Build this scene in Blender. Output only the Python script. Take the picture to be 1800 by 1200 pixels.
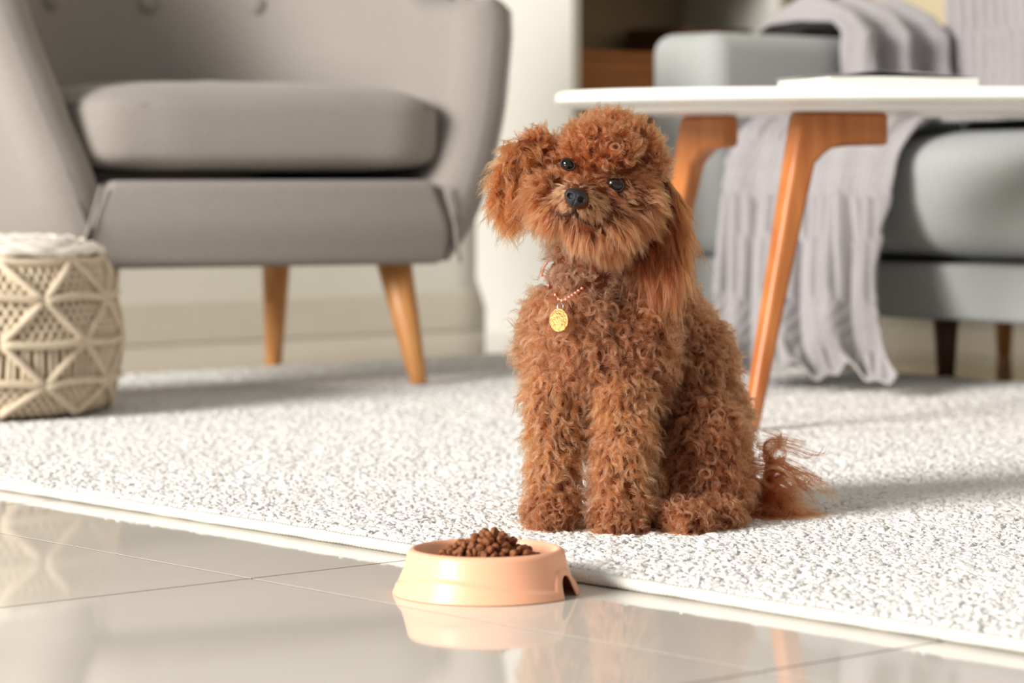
import bpy, bmesh, math, random
import numpy as np
from mathutils import Vector, Matrix

# ------------------------------------------------------------------ clear
for o in list(bpy.data.objects):
    bpy.data.objects.remove(o, do_unlink=True)
scene = bpy.context.scene
COL = scene.collection
random.seed(7)
RNG = np.random.default_rng(11)
PI = math.pi
ANG = math.atan2(.661, .751)          # the room is turned by this against the view axis
CA, SA = math.cos(ANG), math.sin(ANG)

def R(a, b, z=0.0):                   # room coordinates (a along the back wall, b towards it) -> world
    return Vector((CA * a - SA * b, SA * a + CA * b, z))

# ------------------------------------------------------------------ camera
cam_d = bpy.data.cameras.new('camera')
cam = bpy.data.objects.new('camera', cam_d)
COL.objects.link(cam)
cam.location = (0, 0, 0.339)
cam.rotation_euler = (PI / 2, 0, 0)
cam_d.sensor_width = 36
cam_d.lens = 100
cam_d.shift_y = -300 / 1800
cam_d.clip_start = 0.05
cam_d.dof.use_dof = True
cam_d.dof.focus_distance = 2.52
cam_d.dof.aperture_fstop = 6.0
scene.camera = cam

# ------------------------------------------------------------------ world and light
w = bpy.data.worlds.new('world')
scene.world = w
w.use_nodes = True
bg = w.node_tree.nodes['Background']
bg.inputs[0].default_value = (1.0, 0.975, 0.945, 1)
bg.inputs[1].default_value = 0.44

def area(name, loc, target, sx, sy, power, col):
    d = bpy.data.lights.new(name, 'AREA')
    d.shape = 'RECTANGLE'
    d.size, d.size_y = sx, sy
    d.energy = power
    d.color = col
    o = bpy.data.objects.new(name, d)
    COL.objects.link(o)
    o.location = loc
    o.rotation_euler = (Vector(target) - Vector(loc)).to_track_quat('-Z', 'Y').to_euler()
    return o
# daylight of the tall window in the wall to the left
area('window_daylight', (-6.3, -1.95, 2.95), (0.2, 3.0, 0.25), 2.9, 3.0, 1440, (1.0, 0.965, 0.915))

scene.view_settings.view_transform = 'Standard'
scene.view_settings.look = 'None'
scene.view_settings.gamma = 1
scene.view_settings.exposure = 0.0
scene.view_settings.use_curve_mapping = False

# ------------------------------------------------------------------ materials
def srgb(r, g, b):
    f = lambda c: (c / 255 / 12.92) if c / 255 <= .04045 else ((c / 255 + .055) / 1.055) ** 2.4
    return (f(r), f(g), f(b), 1)

def mat(name, col, rough=.6, spec=.5, metal=0.0, var=.0, vscale=20, stretch=(1, 1, 1), bump=0.0, bscale=200,
        sheen=0.0, col2=None, coat=0.0, sss=0.0, bstretch=None):
    m = bpy.data.materials.new(name)
    m.use_nodes = True
    nt = m.node_tree
    N, L = nt.nodes, nt.links
    p = N['Principled BSDF']
    p.inputs['Roughness'].default_value = rough
    p.inputs['Specular IOR Level'].default_value = spec
    p.inputs['Metallic'].default_value = metal
    p.inputs['Sheen Weight'].default_value = sheen
    p.inputs['Coat Weight'].default_value = coat
    p.inputs['Coat Roughness'].default_value = .04
    if sss:
        p.inputs['Subsurface Weight'].default_value = sss
        p.inputs['Subsurface Radius'].default_value = (.01, .005, .003)
        p.inputs['Subsurface Scale'].default_value = .3
    tc = N.new('ShaderNodeTexCoord')
    mp = N.new('ShaderNodeMapping')
    mp.inputs['Scale'].default_value = stretch
    L.new(tc.outputs['Object'], mp.inputs[0])
    nz = N.new('ShaderNodeTexNoise')
    nz.inputs['Scale'].default_value = vscale
    nz.inputs['Detail'].default_value = 5
    L.new(mp.outputs[0], nz.inputs['Vector'])
    rp = N.new('ShaderNodeValToRGB')
    c2 = col2 or tuple(c * (1 - var) for c in col[:3]) + (1,)
    rp.color_ramp.elements[0].position = .32
    rp.color_ramp.elements[1].position = .68
    rp.color_ramp.elements[0].color = c2
    rp.color_ramp.elements[1].color = col
    L.new(nz.outputs[0], rp.inputs[0])
    L.new(rp.outputs[0], p.inputs['Base Color'])
    if bump:
        n2 = N.new('ShaderNodeTexNoise')
        n2.inputs['Scale'].default_value = bscale
        n2.inputs['Detail'].default_value = 3
        if bstretch:
            mp2 = N.new('ShaderNodeMapping')
            mp2.inputs['Scale'].default_value = bstretch
            L.new(tc.outputs['Object'], mp2.inputs[0])
            L.new(mp2.outputs[0], n2.inputs['Vector'])
        else:
            L.new(tc.outputs['Object'], n2.inputs['Vector'])
        bp = N.new('ShaderNodeBump')
        bp.inputs['Strength'].default_value = bump
        bp.inputs['Distance'].default_value = .002
        L.new(n2.outputs[0], bp.inputs['Height'])
        L.new(bp.outputs[0], p.inputs['Normal'])
    return m

M = {}
M['wall'] = mat('wall_paint', srgb(226, 223, 214), .8, .2, var=.03, vscale=3)
M['wall_tan'] = mat('tan_wall_paint', srgb(205, 190, 158), .8, .2, var=.03, vscale=3)
M['base'] = mat('baseboard_paint', srgb(214, 207, 192), .45, .4, var=.03)
M['tile'] = mat('polished_tile', srgb(218, 212, 202), .05, .5, col2=srgb(208, 201, 191), vscale=2.2, stretch=(1, 2.2, 1), bump=.004, bscale=30)
M['grout'] = mat('grout', srgb(70, 62, 54), .95, .05, var=.2)
M['chair'] = mat('grey_wool', srgb(152, 145, 138), .95, .15, var=.14, vscale=260, bump=.35, bscale=700, sheen=.15)
M['sofa'] = mat('light_grey_weave', srgb(178, 180, 178), .95, .15, var=.14, vscale=260, bump=.35, bscale=700, sheen=.15)
M['piping'] = mat('grey_piping', srgb(120, 112, 104), .9, .15, var=.1, vscale=200)
M['wood'] = mat('beech_wood', srgb(206, 148, 88), .38, .4, col2=srgb(186, 124, 68), vscale=9, stretch=(6, 6, .6))
M['wood_red'] = mat('oak_wood_warm', srgb(196, 124, 66), .33, .5, col2=srgb(172, 98, 48), vscale=9, stretch=(6, 6, .6))
M['wood_dark'] = mat('walnut_leg', srgb(96, 62, 40), .45, .4, col2=srgb(74, 46, 30), vscale=9, stretch=(6, 6, .6))
M['white'] = mat('white_lacquer', srgb(246, 243, 236), .3, .5, var=.02)
M['shelf'] = mat('white_melamine', srgb(208, 206, 199), .5, .4, var=.02)
M['shelf_back'] = mat('taupe_back_panel', srgb(150, 132, 104), .6, .3, var=.05)
M['crate'] = mat('brown_crate_wood', srgb(146, 92, 52), .6, .3, col2=srgb(124, 74, 40), vscale=6, stretch=(1, 1, 6))
M['crate_dark'] = mat('dark_brown_box', srgb(92, 60, 40), .6, .3, var=.2, vscale=8)
M['rug_base'] = mat('rug_backing', srgb(214, 210, 204), .95, .1, var=.1, vscale=80)
M['bind'] = mat('rug_binding', srgb(214, 212, 204), .9, .15, var=.1, vscale=300)
M['cotton'] = mat('macrame_cotton', srgb(222, 205, 180), .95, .1, var=.12, vscale=90, bump=.5, bscale=500)
M['cotton_in'] = mat('pouf_cover', srgb(176, 156, 128), .95, .1, var=.15, vscale=90, bump=.5, bscale=300)
M['cotton_top_lit'] = mat('pouf_top_lit', srgb(246, 240, 228), .95, .1, var=.06, vscale=90, bump=.5, bscale=400)  # paler than the side cords: the daylight on the top is put into the colour
M['blanket'] = mat('grey_knit', srgb(172, 167, 168), .95, .1, var=.12, vscale=160, bump=.6, bscale=420, sheen=.2)
M['bowl'] = mat('peach_plastic', srgb(239, 176, 142), .34, .32, var=.01, sss=.12)
M['kibble'] = mat('kibble', srgb(140, 84, 45), .6, .35, col2=srgb(102, 56, 29), vscale=160, bump=.5, bscale=500)
M['paper'] = mat('magazine_paper', srgb(240, 236, 228), .5, .4, var=.02)
M['cover'] = mat('magazine_cover', srgb(226, 224, 220), .3, .5, col2=srgb(70, 74, 80), vscale=9)
M['skin'] = mat('dog_undercoat', srgb(96, 48, 26), .9, .1, var=.25, vscale=120)
M['nose'] = mat('dog_nose', srgb(27, 24, 26), .38, .5, var=.3, vscale=900, bump=.5, bscale=1400)
M['nostril'] = mat('nostril', srgb(10, 8, 8), .6, .3)
M['eye'] = mat('dog_eye', srgb(14, 10, 9), .06, .4, coat=.3)
M['lid'] = mat('dog_eyelid', srgb(42, 26, 20), .6, .3)
M['bead'] = mat('copper_bead', srgb(226, 150, 122), .22, .6, metal=.45)
M['gold'] = mat('gold_tag', srgb(212, 158, 98), .4, .5, metal=1.0, bump=.8, bscale=500, var=.25, vscale=260)
M['steel'] = mat('steel_ring', srgb(190, 190, 196), .2, .5, metal=1.0)

# rug pile: every tuft gets its own shade of undyed wool
m = bpy.data.materials.new('rug_wool'); m.use_nodes = True
nt = m.node_tree; p = nt.nodes['Principled BSDF']
p.inputs['Roughness'].default_value = .95; p.inputs['Specular IOR Level'].default_value = .1
oi = nt.nodes.new('ShaderNodeObjectInfo'); rp = nt.nodes.new('ShaderNodeValToRGB')
e = rp.color_ramp.elements
e[0].position = 0; e[0].color = srgb(198, 194, 190)
e[1].position = 1; e[1].color = srgb(221, 219, 216)
x = e.new(.08); x.color = srgb(210, 208, 205)
x = e.new(.3); x.color = srgb(223, 221, 218)
nt.links.new(oi.outputs['Random'], rp.inputs[0]); nt.links.new(rp.outputs[0], p.inputs['Base Color'])
M['pile'] = m

# fur: colour per strand, a little lighter towards the sun-bleached tip
m = bpy.data.materials.new('poodle_fur'); m.use_nodes = True
nt = m.node_tree; N, L = nt.nodes, nt.links
N.remove(N['Principled BSDF'])
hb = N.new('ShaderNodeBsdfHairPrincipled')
hb.parametrization = 'COLOR'
hb.inputs['Roughness'].default_value = .33
hb.inputs['Radial Roughness'].default_value = .55
hb.inputs['Coat'].default_value = 0
at = N.new('ShaderNodeAttribute'); at.attribute_name = 'tint'
hi = N.new('ShaderNodeHairInfo')
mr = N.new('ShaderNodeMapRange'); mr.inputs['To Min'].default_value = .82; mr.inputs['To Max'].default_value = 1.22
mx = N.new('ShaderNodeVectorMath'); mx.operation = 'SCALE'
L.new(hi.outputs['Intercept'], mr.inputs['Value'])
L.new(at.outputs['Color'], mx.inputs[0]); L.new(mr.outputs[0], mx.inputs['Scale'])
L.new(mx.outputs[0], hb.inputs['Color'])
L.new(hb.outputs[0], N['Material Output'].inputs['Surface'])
M['fur'] = m

# ------------------------------------------------------------------ mesh helpers: each returns (verts, faces)
def join(*parts):
    V, F = [], []
    for v, f in parts:
        k = len(V); V += [tuple(q) for q in v]; F += [tuple(i + k for i in q) for q in f]
    return V, F

def from_bm(bm):
    bm.verts.index_update()
    V = [tuple(v.co) for v in bm.verts]; F = [tuple(v.index for v in f.verts) for f in bm.faces]
    bm.free(); return V, F

def box(x0, x1, y0, y1, z0, z1, bev=0.0, seg=3):
    bm = bmesh.new()
    bmesh.ops.create_cube(bm, size=1)
    for v in bm.verts:
        v.co = ((x0 + x1) / 2 + v.co.x * (x1 - x0), (y0 + y1) / 2 + v.co.y * (y1 - y0), (z0 + z1) / 2 + v.co.z * (z1 - z0))
    if bev:
        bmesh.ops.bevel(bm, geom=list(bm.edges), offset=bev, segments=seg, profile=.5, affect='EDGES')
    return from_bm(bm)

def grid(nu, nv, f, closed_u=False):
    V, F = [], []
    for j in range(nv):
        for i in range(nu):
            V.append(tuple(f(i / (nu if closed_u else nu - 1), j / (nv - 1))))
    for j in range(nv - 1):
        for i in range(nu if closed_u else nu - 1):
            i2 = (i + 1) % nu
            F.append((j * nu + i, j * nu + i2, (j + 1) * nu + i2, (j + 1) * nu + i))
    return V, F

def lathe(prof, n=48, c=(0, 0)):
    V, F = grid(n, len(prof), lambda u, v: (0, 0, 0), True)
    V = []
    for r, z in prof:
        for i in range(n):
            t = 2 * PI * i / n
            V.append((c[0] + r * math.cos(t), c[1] + r * math.sin(t), z))
    return V, F

def tube(path, rad, n=8, caps=True, squash=None):
    P = [Vector(q) for q in path]
    rs = rad if isinstance(rad, (list, tuple)) else [rad] * len(P)
    V, F = [], []
    up = None
    for i, q in enumerate(P):
        d = (P[min(i + 1, len(P) - 1)] - P[max(i - 1, 0)]).normalized()
        if up is None:
            up = Vector((0, 0, 1)) if abs(d.z) < .9 else Vector((0, 1, 0))
        s = d.cross(up).normalized(); t = s.cross(d).normalized(); up = t
        for k in range(n):
            a = 2 * PI * k / n
            V.append(tuple(q + (s * math.cos(a) + t * math.sin(a)) * rs[i]))
    for i in range(len(P) - 1):
        for k in range(n):
            k2 = (k + 1) % n
            F.append((i * n + k, i * n + k2, (i + 1) * n + k2, (i + 1) * n + k))
    if caps:
        F.append(tuple(range(n))[::-1]); F.append(tuple((len(P) - 1) * n + k for k in range(n)))
    return V, F

def ellipsoid(c, r, roll=0.0, nu=24, nv=14):
    V, F = [], []
    ca, sa = math.cos(roll), math.sin(roll)
    for j in range(nv + 1):
        for i in range(nu):
            th, ph = 2 * PI * i / nu, PI * j / nv
            x, y, z = r[0] * math.cos(th) * math.sin(ph), r[1] * math.sin(th) * math.sin(ph), r[2] * math.cos(ph)
            V.append((c[0] + ca * x + sa * z, c[1] + y, c[2] - sa * x + ca * z))
    for j in range(nv):
        for i in range(nu):
            i2 = (i + 1) % nu
            F.append((j * nu + i, (j + 1) * nu + i, (j + 1) * nu + i2, j * nu + i2))
    return V, F

def superbox(c, r, e1=.3, e2=.25, nu=64, nv=28):
    sg = lambda q, e: math.copysign(abs(q) ** e, q)
    V, F = [], []
    for j in range(nv + 1):
        ph = -PI / 2 + PI * j / nv
        for i in range(nu):
            th = 2 * PI * i / nu
            V.append((c[0] + r[0] * sg(math.cos(ph), e1) * sg(math.cos(th), e2), c[1] + r[1] * sg(math.cos(ph), e1) * sg(math.sin(th), e2),
                      c[2] + r[2] * sg(math.sin(ph), e1)))
    for j in range(nv):
        for i in range(nu):
            i2 = (i + 1) % nu
            F.append((j * nu + i, j * nu + i2, (j + 1) * nu + i2, (j + 1) * nu + i))
    return V, F

def leg(p0, p1, r0, r1, n=16):
    P0, P1 = Vector(p0), Vector(p1)
    return tube([P0.lerp(P1, t) for t in (0, .02, .5, .97, 1)], [r0 * .93, r0, (r0 + r1) / 2, r1, r1 * .85], n)

def tag(o, label=None, cat=None, group=None, kind=None):
    for k, q in (('label', label), ('category', cat), ('group', group), ('kind', kind)):
        if q: o[k] = q
    return o

def mesh_obj(name, vf, m, parent=None, smooth=True, org=(0, 0, 0), weld=False, sharp=None):
    me = bpy.data.meshes.new(name)
    o = Vector(org)
    me.from_pydata([tuple(Vector(v) - o) for v in vf[0]], [], [tuple(f) for f in vf[1]])
    me.materials.append(m)
    bm = bmesh.new(); bm.from_mesh(me)
    if weld:
        bmesh.ops.remove_doubles(bm, verts=bm.verts, dist=1e-5)
    bmesh.ops.recalc_face_normals(bm, faces=bm.faces)
    bm.to_mesh(me); bm.free()
    if smooth:
        me.polygons.foreach_set('use_smooth', [True] * len(me.polygons))
        if sharp:
            me.set_sharp_from_angle(angle=math.radians(sharp))
    ob = bpy.data.objects.new(name, me)
    COL.objects.link(ob)
    if parent: ob.parent = parent
    return ob

class Thing:
    """An Empty at a thing's base; parts are given in the frame's coordinates."""
    def __init__(s, name, label, cat, org=(0, 0, 0), rot=0.0, room=False, group=None, kind=None, world=None):
        s.e = bpy.data.objects.new(name, None); COL.objects.link(s.e)
        s.e.empty_display_size = .05
        s.org = Vector(org)
        s.e.location = R(*org) if room else (world if world is not None else org)
        s.e.rotation_euler = (0, 0, ANG if room else rot)
        tag(s.e, label, cat, group, kind)
    def part(s, name, vf, m, parent=None, smooth=True, weld=False, sharp=None, label=None, kind=None):
        o = mesh_obj(name, vf, m, parent or s.e, smooth, s.org, weld, sharp)
        return tag(o, label, kind=kind)

def copy_part(o, parent):
    c = o.copy(); COL.objects.link(c); c.parent = parent
    return c

# ================================================================== THE SETTING
A0, A1, B0, B1 = -1.5, 4.9, -0.6, 4.62
fl = mesh_obj('floor', box(A0, A1, B0, B1, -.06, -.0004), M['grout'], smooth=False)
fl.rotation_euler = (0, 0, ANG); tag(fl, kind='structure')
TS = .586
tile0 = None
for i in range(-5, 7):
    for j in range(-4, 7):
        a0, b0 = 1.400 + TS * i, 1.334 + TS * j
        a1, b1 = min(a0 + TS, A1), min(b0 + TS, B1)
        a0, b0 = max(a0, A0), max(b0, B0)
        if a1 - a0 < .03 or b1 - b0 < .03: continue
        g = .0013
        full = abs(a1 - a0 - TS) < 1e-6 and abs(b1 - b0 - TS) < 1e-6
        if full and tile0:
            t = tile0.copy(); COL.objects.link(t); t.parent = fl
        else:
            t = mesh_obj('tile', box(-(a1 - a0) / 2 + g, (a1 - a0) / 2 - g, -(b1 - b0) / 2 + g, (b1 - b0) / 2 - g, -.0003, 0), M['tile'], fl, smooth=False)
            if full: tile0 = t
        t.location = ((a0 + a1) / 2, (b0 + b1) / 2, 0)

def structure(name, vf, m, **k):
    o = mesh_obj(name, vf, m, smooth=False, **k); o.rotation_euler = (0, 0, ANG)
    return tag(o, kind='structure')
structure('wall_back', box(A0, A1 + .12, B1, B1 + .12, -.06, 2.6), M['wall'])
structure('wall_right', box(A1, A1 + .12, B0, B1, -.06, 2.6), M['wall_tan'])
structure('baseboard_back', box(A0, A1, B1 - .016, B1, 0, .085, .004, 2), M['base'])
structure('baseboard_right', box(A1 - .016, A1, B0, B1 - .02, 0, .085, .004, 2), M['base'])

# ================================================================== RUG
RA0, RA1, RB0, RB1 = 1.588, 3.50, .80, 3.85
rug = Thing('rug', 'pale grey shaggy rug lying across the tiled floor', 'rug', (RA0, RB0, 0), room=True)
rug.part('backing', box(RA0 + .006, RA1 - .006, RB0 + .006, RB1 - .006, .0005, .0099), M['rug_base'], smooth=False)

def binding(p0, p1):
    p0, p1 = Vector(p0), Vector(p1)
    n = int((p1 - p0).length / .00125)
    path, rad = [], []
    for i in range(n + 1):
        q = p0.lerp(p1, i / n)
        wob = .0006 * math.sin(i * .013) + .0004 * math.sin(i * .041 + 1)
        q = q + Vector((wob, wob, 0)) + Vector((0, 0, .0003 * math.sin(i * .02)))
        path.append(q); rad.append(.0050 + .0008 * math.sin(i * 2 * PI / 3.6) + .0004 * math.sin(i * .11) * math.sin(i * .017))
    return tube(path, rad, 8)
zb = .0056
rug.part('binding', binding((RA0, RB0, zb), (RA0, RB1, zb)), M['bind'])
rug.part('binding', binding((RA0, RB1, zb), (RA1, RB1, zb)), M['bind'])
rug.part('binding', binding((RA1, RB1, zb), (RA1, RB0, zb)), M['bind'])
rug.part('binding', binding((RA1, RB0, zb), (RA0, RB0, zb)), M['bind'])

# pile: lumpy wool tufts set on scattered points
sp = .0047
na, nb = int((RA1 - RA0 - .016) / sp), int((RB1 - RB0 - .016) / sp)
ga, gb = np.meshgrid(np.arange(na), np.arange(nb), indexing='ij')
pa = (ga.ravel() * sp + .010 + RNG.uniform(-.0030, .0030, na * nb))
pb = (gb.ravel() * sp + .010 + RNG.uniform(-.0030, .0030, na * nb))
patch = np.sin(pa * 9 + np.sin(pb * 7) * 2) * np.sin(pb * 11 + np.sin(pa * 5) * 2)
pz = .0095 + RNG.normal(0, .0006, na * nb) + .0006 * patch
keep = RNG.random(na * nb) > .03
pa, pb, pz = pa[keep], pb[keep], pz[keep]
n = len(pa)
me = bpy.data.meshes.new('pile')
me.vertices.add(n)
me.vertices.foreach_set('co', np.column_stack([pa, pb, pz]).astype(np.float32).ravel())
rot = np.column_stack([RNG.uniform(-.35, .35, n), RNG.uniform(-.35, .35, n), RNG.uniform(0, 2 * PI, n)])
s = RNG.uniform(.8, 1.25, n)
scl = np.column_stack([.0052 * s * RNG.uniform(.8, 1.3, n), .0033 * s, .0026 * s])
for nm, arr in (('tuft_rot', rot), ('tuft_scale', scl)):
    at_ = me.attributes.new(nm, 'FLOAT_VECTOR', 'POINT'); at_.data.foreach_set('vector', arr.astype(np.float32).ravel())
at_ = me.attributes.new('tuft_kind', 'INT', 'POINT'); at_.data.foreach_set('value', RNG.integers(0, 5, n).astype(np.int32))
me.materials.append(M['pile'])
pile = bpy.data.objects.new('pile', me); COL.objects.link(pile); pile.parent = rug.e; tag(pile, kind='stuff')
ng = bpy.data.node_groups.new('tuft_scatter', 'GeometryNodeTree')
ng.interface.new_socket('Geometry', in_out='INPUT', socket_type='NodeSocketGeometry')
ng.interface.new_socket('Geometry', in_out='OUTPUT', socket_type='NodeSocketGeometry')
N, L = ng.nodes, ng.links
gi, go = N.new('NodeGroupInput'), N.new('NodeGroupOutput')
g2i = N.new('GeometryNodeGeometryToInstance')
for k in range(5):
    ico = N.new('GeometryNodeMeshIcoSphere'); ico.inputs['Radius'].default_value = 1; ico.inputs['Subdivisions'].default_value = 3
    spn = N.new('GeometryNodeSetPosition'); nzn = N.new('ShaderNodeTexNoise'); nzn.noise_dimensions = '4D'
    nzn.inputs['W'].default_value = k * 3.7; nzn.inputs['Scale'].default_value = .9; nzn.inputs['Detail'].default_value = 2
    sub = N.new('ShaderNodeVectorMath'); sub.operation = 'SUBTRACT'; sub.inputs[1].default_value = (.5, .5, .5)
    sc = N.new('ShaderNodeVectorMath'); sc.operation = 'SCALE'; sc.inputs['Scale'].default_value = 1.9
    ss = N.new('GeometryNodeSetShadeSmooth'); sm = N.new('GeometryNodeSetMaterial'); sm.inputs['Material'].default_value = M['pile']
    L.new(nzn.outputs['Color'], sub.inputs[0]); L.new(sub.outputs[0], sc.inputs[0])
    L.new(ico.outputs['Mesh'], spn.inputs['Geometry']); L.new(sc.outputs[0], spn.inputs['Offset'])
    L.new(spn.outputs[0], ss.inputs[0]); L.new(ss.outputs[0], sm.inputs[0]); L.new(sm.outputs[0], g2i.inputs[0])
iop = N.new('GeometryNodeInstanceOnPoints'); iop.inputs['Pick Instance'].default_value = True
def named(nm, ty):
    q = N.new('GeometryNodeInputNamedAttribute'); q.data_type = ty; q.inputs['Name'].default_value = nm
    return [o for o in q.outputs if o.enabled and o.name == 'Attribute'][0]
e2r = N.new('FunctionNodeEulerToRotation')
L.new(named('tuft_rot', 'FLOAT_VECTOR'), e2r.inputs[0])
L.new(gi.outputs[0], iop.inputs['Points']); L.new(g2i.outputs[0], iop.inputs['Instance'])
L.new(named('tuft_kind', 'INT'), iop.inputs['Instance Index'])
L.new(e2r.outputs[0], iop.inputs['Rotation']); L.new(named('tuft_scale', 'FLOAT_VECTOR'), iop.inputs['Scale'])
L.new(iop.outputs[0], go.inputs[0])
md = pile.modifiers.new('tufts', 'NODES'); md.node_group = ng
RUGZ = .0118

# ================================================================== BOOKCASE
bc = Thing('bookcase', 'tall white open bookcase standing against the back wall', 'bookcase', (3.94, 4.29, 0), room=True)
x0, x1, y0, y1, H = 3.94, 4.575, 4.29, 4.592, 1.9
pt = .022
def side(xa, xb):                     # side panel with the notch that clears the baseboard
    out = [(y0, 0), (y1 - .03, 0), (y1 - .03, .05), (y1, .11), (y1, H), (y0, H)]
    V = [(xa, y, z) for y, z in out] + [(xb, y, z) for y, z in out]
    n = len(out)
    F = [tuple(range(n)), tuple(range(n, 2 * n))[::-1]] + [(i, (i + 1) % n, n + (i + 1) % n, n + i) for i in range(n)]
    return V, F
bc.part('side_panel', side(x0, x0 + pt), M['shelf'], smooth=False)
bc.part('side_panel', side(x1 - pt, x1), M['shelf'], smooth=False)
bc.part('back_panel', box(x0 + pt, x1 - pt, y1 - .012, y1 - .002, .06, H), M['shelf_back'], smooth=False, label='taupe back panel')
for z in (.06, .425, .80, 1.17, 1.54, H - .022):
    bc.part('shelf', box(x0 + pt, x1 - pt, y0 + .004, y1 - .012, z - .022, z), M['shelf'], smooth=False)
bc.part('plinth', box(x0 + pt, x1 - pt, y0 + .02, y0 + .035, 0, .036), M['shelf'], smooth=False)

cr = Thing('wooden_box', 'mid-brown wooden box at the front left of the bookcase shelf', 'box', (4.1, 4.4, .425), room=True)
cr.part('body', box(3.975, 4.315, 4.315, 4.50, .4255, .572, .004), M['crate'], smooth=False)
cr.part('lid', box(3.972, 4.318, 4.312, 4.503, .5725, .588, .003), M['crate'], smooth=False)
cr = Thing('wooden_box', 'taller dark brown box beside the mid-brown box on the bookcase', 'box', (4.43, 4.45, .425), room=True)
cr.part('body', box(4.335, 4.535, 4.36, 4.54, .4255, .63, .005), M['crate_dark'], smooth=False)
cr.part('lid', box(4.332, 4.538, 4.357, 4.543, .6305, .65, .003), M['crate_dark'], smooth=False)

# ================================================================== ARMCHAIR
def smooth01(t):
    t = max(0, min(1, t)); return t * t * (3 - 2 * t)
def lerp_tab(tab, z):
    for (z0, q0), (z1, q1) in zip(tab, tab[1:]):
        if z <= z1:
            t = (z - z0) / (z1 - z0); return q0 + (q1 - q0) * max(0, t)
    return tab[-1][1]
TH = math.radians(26)
ac = Thing('armchair', 'grey upholstered armchair with buttoned back and tapered beech legs', 'armchair', (0, 0, 0), rot=TH, world=(-.498, 4.503, 0))
W_T = [(.2015, .288), (.22, .316), (.26, .342), (.32, .366), (.42, .402), (.55, .440), (.65, .455), (.9, .47)]
Y_T = [(.2015, -.325), (.26, -.345), (.34, -.345), (.45, -.315), (.60, -.255), (.9, -.20)]
D_T = [(.2015, .28), (.26, .32), (.42, .37), (.60, .41), (.9, .47)]
def ztop(ph):                         # arms at both ends, high back in the middle
    return .612 + .27 * smooth01((math.sin(ph) - .12) / .55)
def plan(ph, z, off):
    w_, yf, yb = lerp_tab(W_T, z) - off, lerp_tab(Y_T, z), lerp_tab(D_T, z) - off
    c, s_ = math.cos(ph), math.sin(ph)
    return (-math.copysign(abs(c) ** .62, c) * w_, yf + (yb - yf) * abs(s_) ** .75, z)
def shell():
    nph, nk = 72, 7; V, F = [], []
    prof_n = None
    stations = [(0.0, PI / 2 * (nk - k) / nk) for k in range(nk)] + [(PI * i / nph, 0.0) for i in range(nph + 1)] + [(PI, PI / 2 * (k + 1) / nk) for k in range(nk)]
    for ph, nose_ in stations:            # the arm fronts end in a rounded nose
        zt = ztop(ph); th = .105 + .015 * math.sin(ph)
        ring = []
        for k in range(15): ring.append((.2015 + (zt - .03 - .2015) * k / 14, 0.0))
        for k in range(1, 8):
            t = PI * k / 8; ring.append((zt - .03 + .03 * math.sin(t), th / 2 - th / 2 * math.cos(t)))
        for k in range(13): ring.append((zt - .03 - (zt - .03 - .30) * k / 12, th))
        ring.append((.2015, .012))
        prof_n = len(ring)
        for z, off in ring:
            h_ = th / 2 if z > .25 else min(th / 2, .006 + (z - .2015) * .9)
            q = plan(ph, z, h_ + (off - h_) * math.cos(nose_))
            back_ = .050 * math.exp(-(math.sin(ph) / .3) ** 2) if z > .21 else 0
            V.append((q[0], q[1] + back_ * (1 - math.sin(nose_)) * (1 if math.sin(ph) < .02 else math.exp(-(math.sin(ph) / .2) ** 2)), q[2]))
    for i in range(len(stations) - 1):
        for k in range(prof_n):
            k2 = (k + 1) % prof_n
            F.append((i * prof_n + k, i * prof_n + k2, (i + 1) * prof_n + k2, (i + 1) * prof_n + k))
    return V, F
ac.part('shell', shell(), M['chair'], smooth=True, weld=True)
# seat base: filled block between the arms
def seat_base():
    def f(u, v):
        ph = PI * u; z = .197 + (.325 - .197) * v
        q = plan(ph, z, .012 + .108 * (z - .2015) / .13); return (q[0], q[1] - .001 if q[1] > lerp_tab(Y_T, z) + .01 else q[1] - .0025, z)
    V, F = grid(49, 8, f)
    n = 49
    for j in range(7): F.append((j * n, (j + 1) * n, (j + 1) * n + n - 1, j * n + n - 1))
    F.append(tuple(range(n))); F.append(tuple(range(7 * n, 8 * n))[::-1])
    return V, F
sb = ac.part('seat_base', seat_base(), M['chair'], smooth=True)
bv = sb.modifiers.new('soft_edges', 'BEVEL'); bv.width = .012; bv.segments = 3; bv.limit_method = 'ANGLE'; bv.angle_limit = math.radians(50)
for s_ in (-1, 1):
    # seams between the arm panels and the seat front
    ac.part('seam', tube([(s_ * lerp_tab([(.2, .305), (.325, .268)], z), lerp_tab(Y_T, z) - .004, z) for z in (.2, .23, .26, .29, .318)], .0028, 6), M['chair'])
    if s_ < 0: continue
    pts = []
    for k in range(15):
        z = .335 + .255 * k / 14
        q = plan(0 if s_ < 0 else PI, z, .016); pts.append((q[0], q[1] + .012, z))
    ac.part('seam', tube(pts, .0032, 6), M['chair'])
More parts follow.
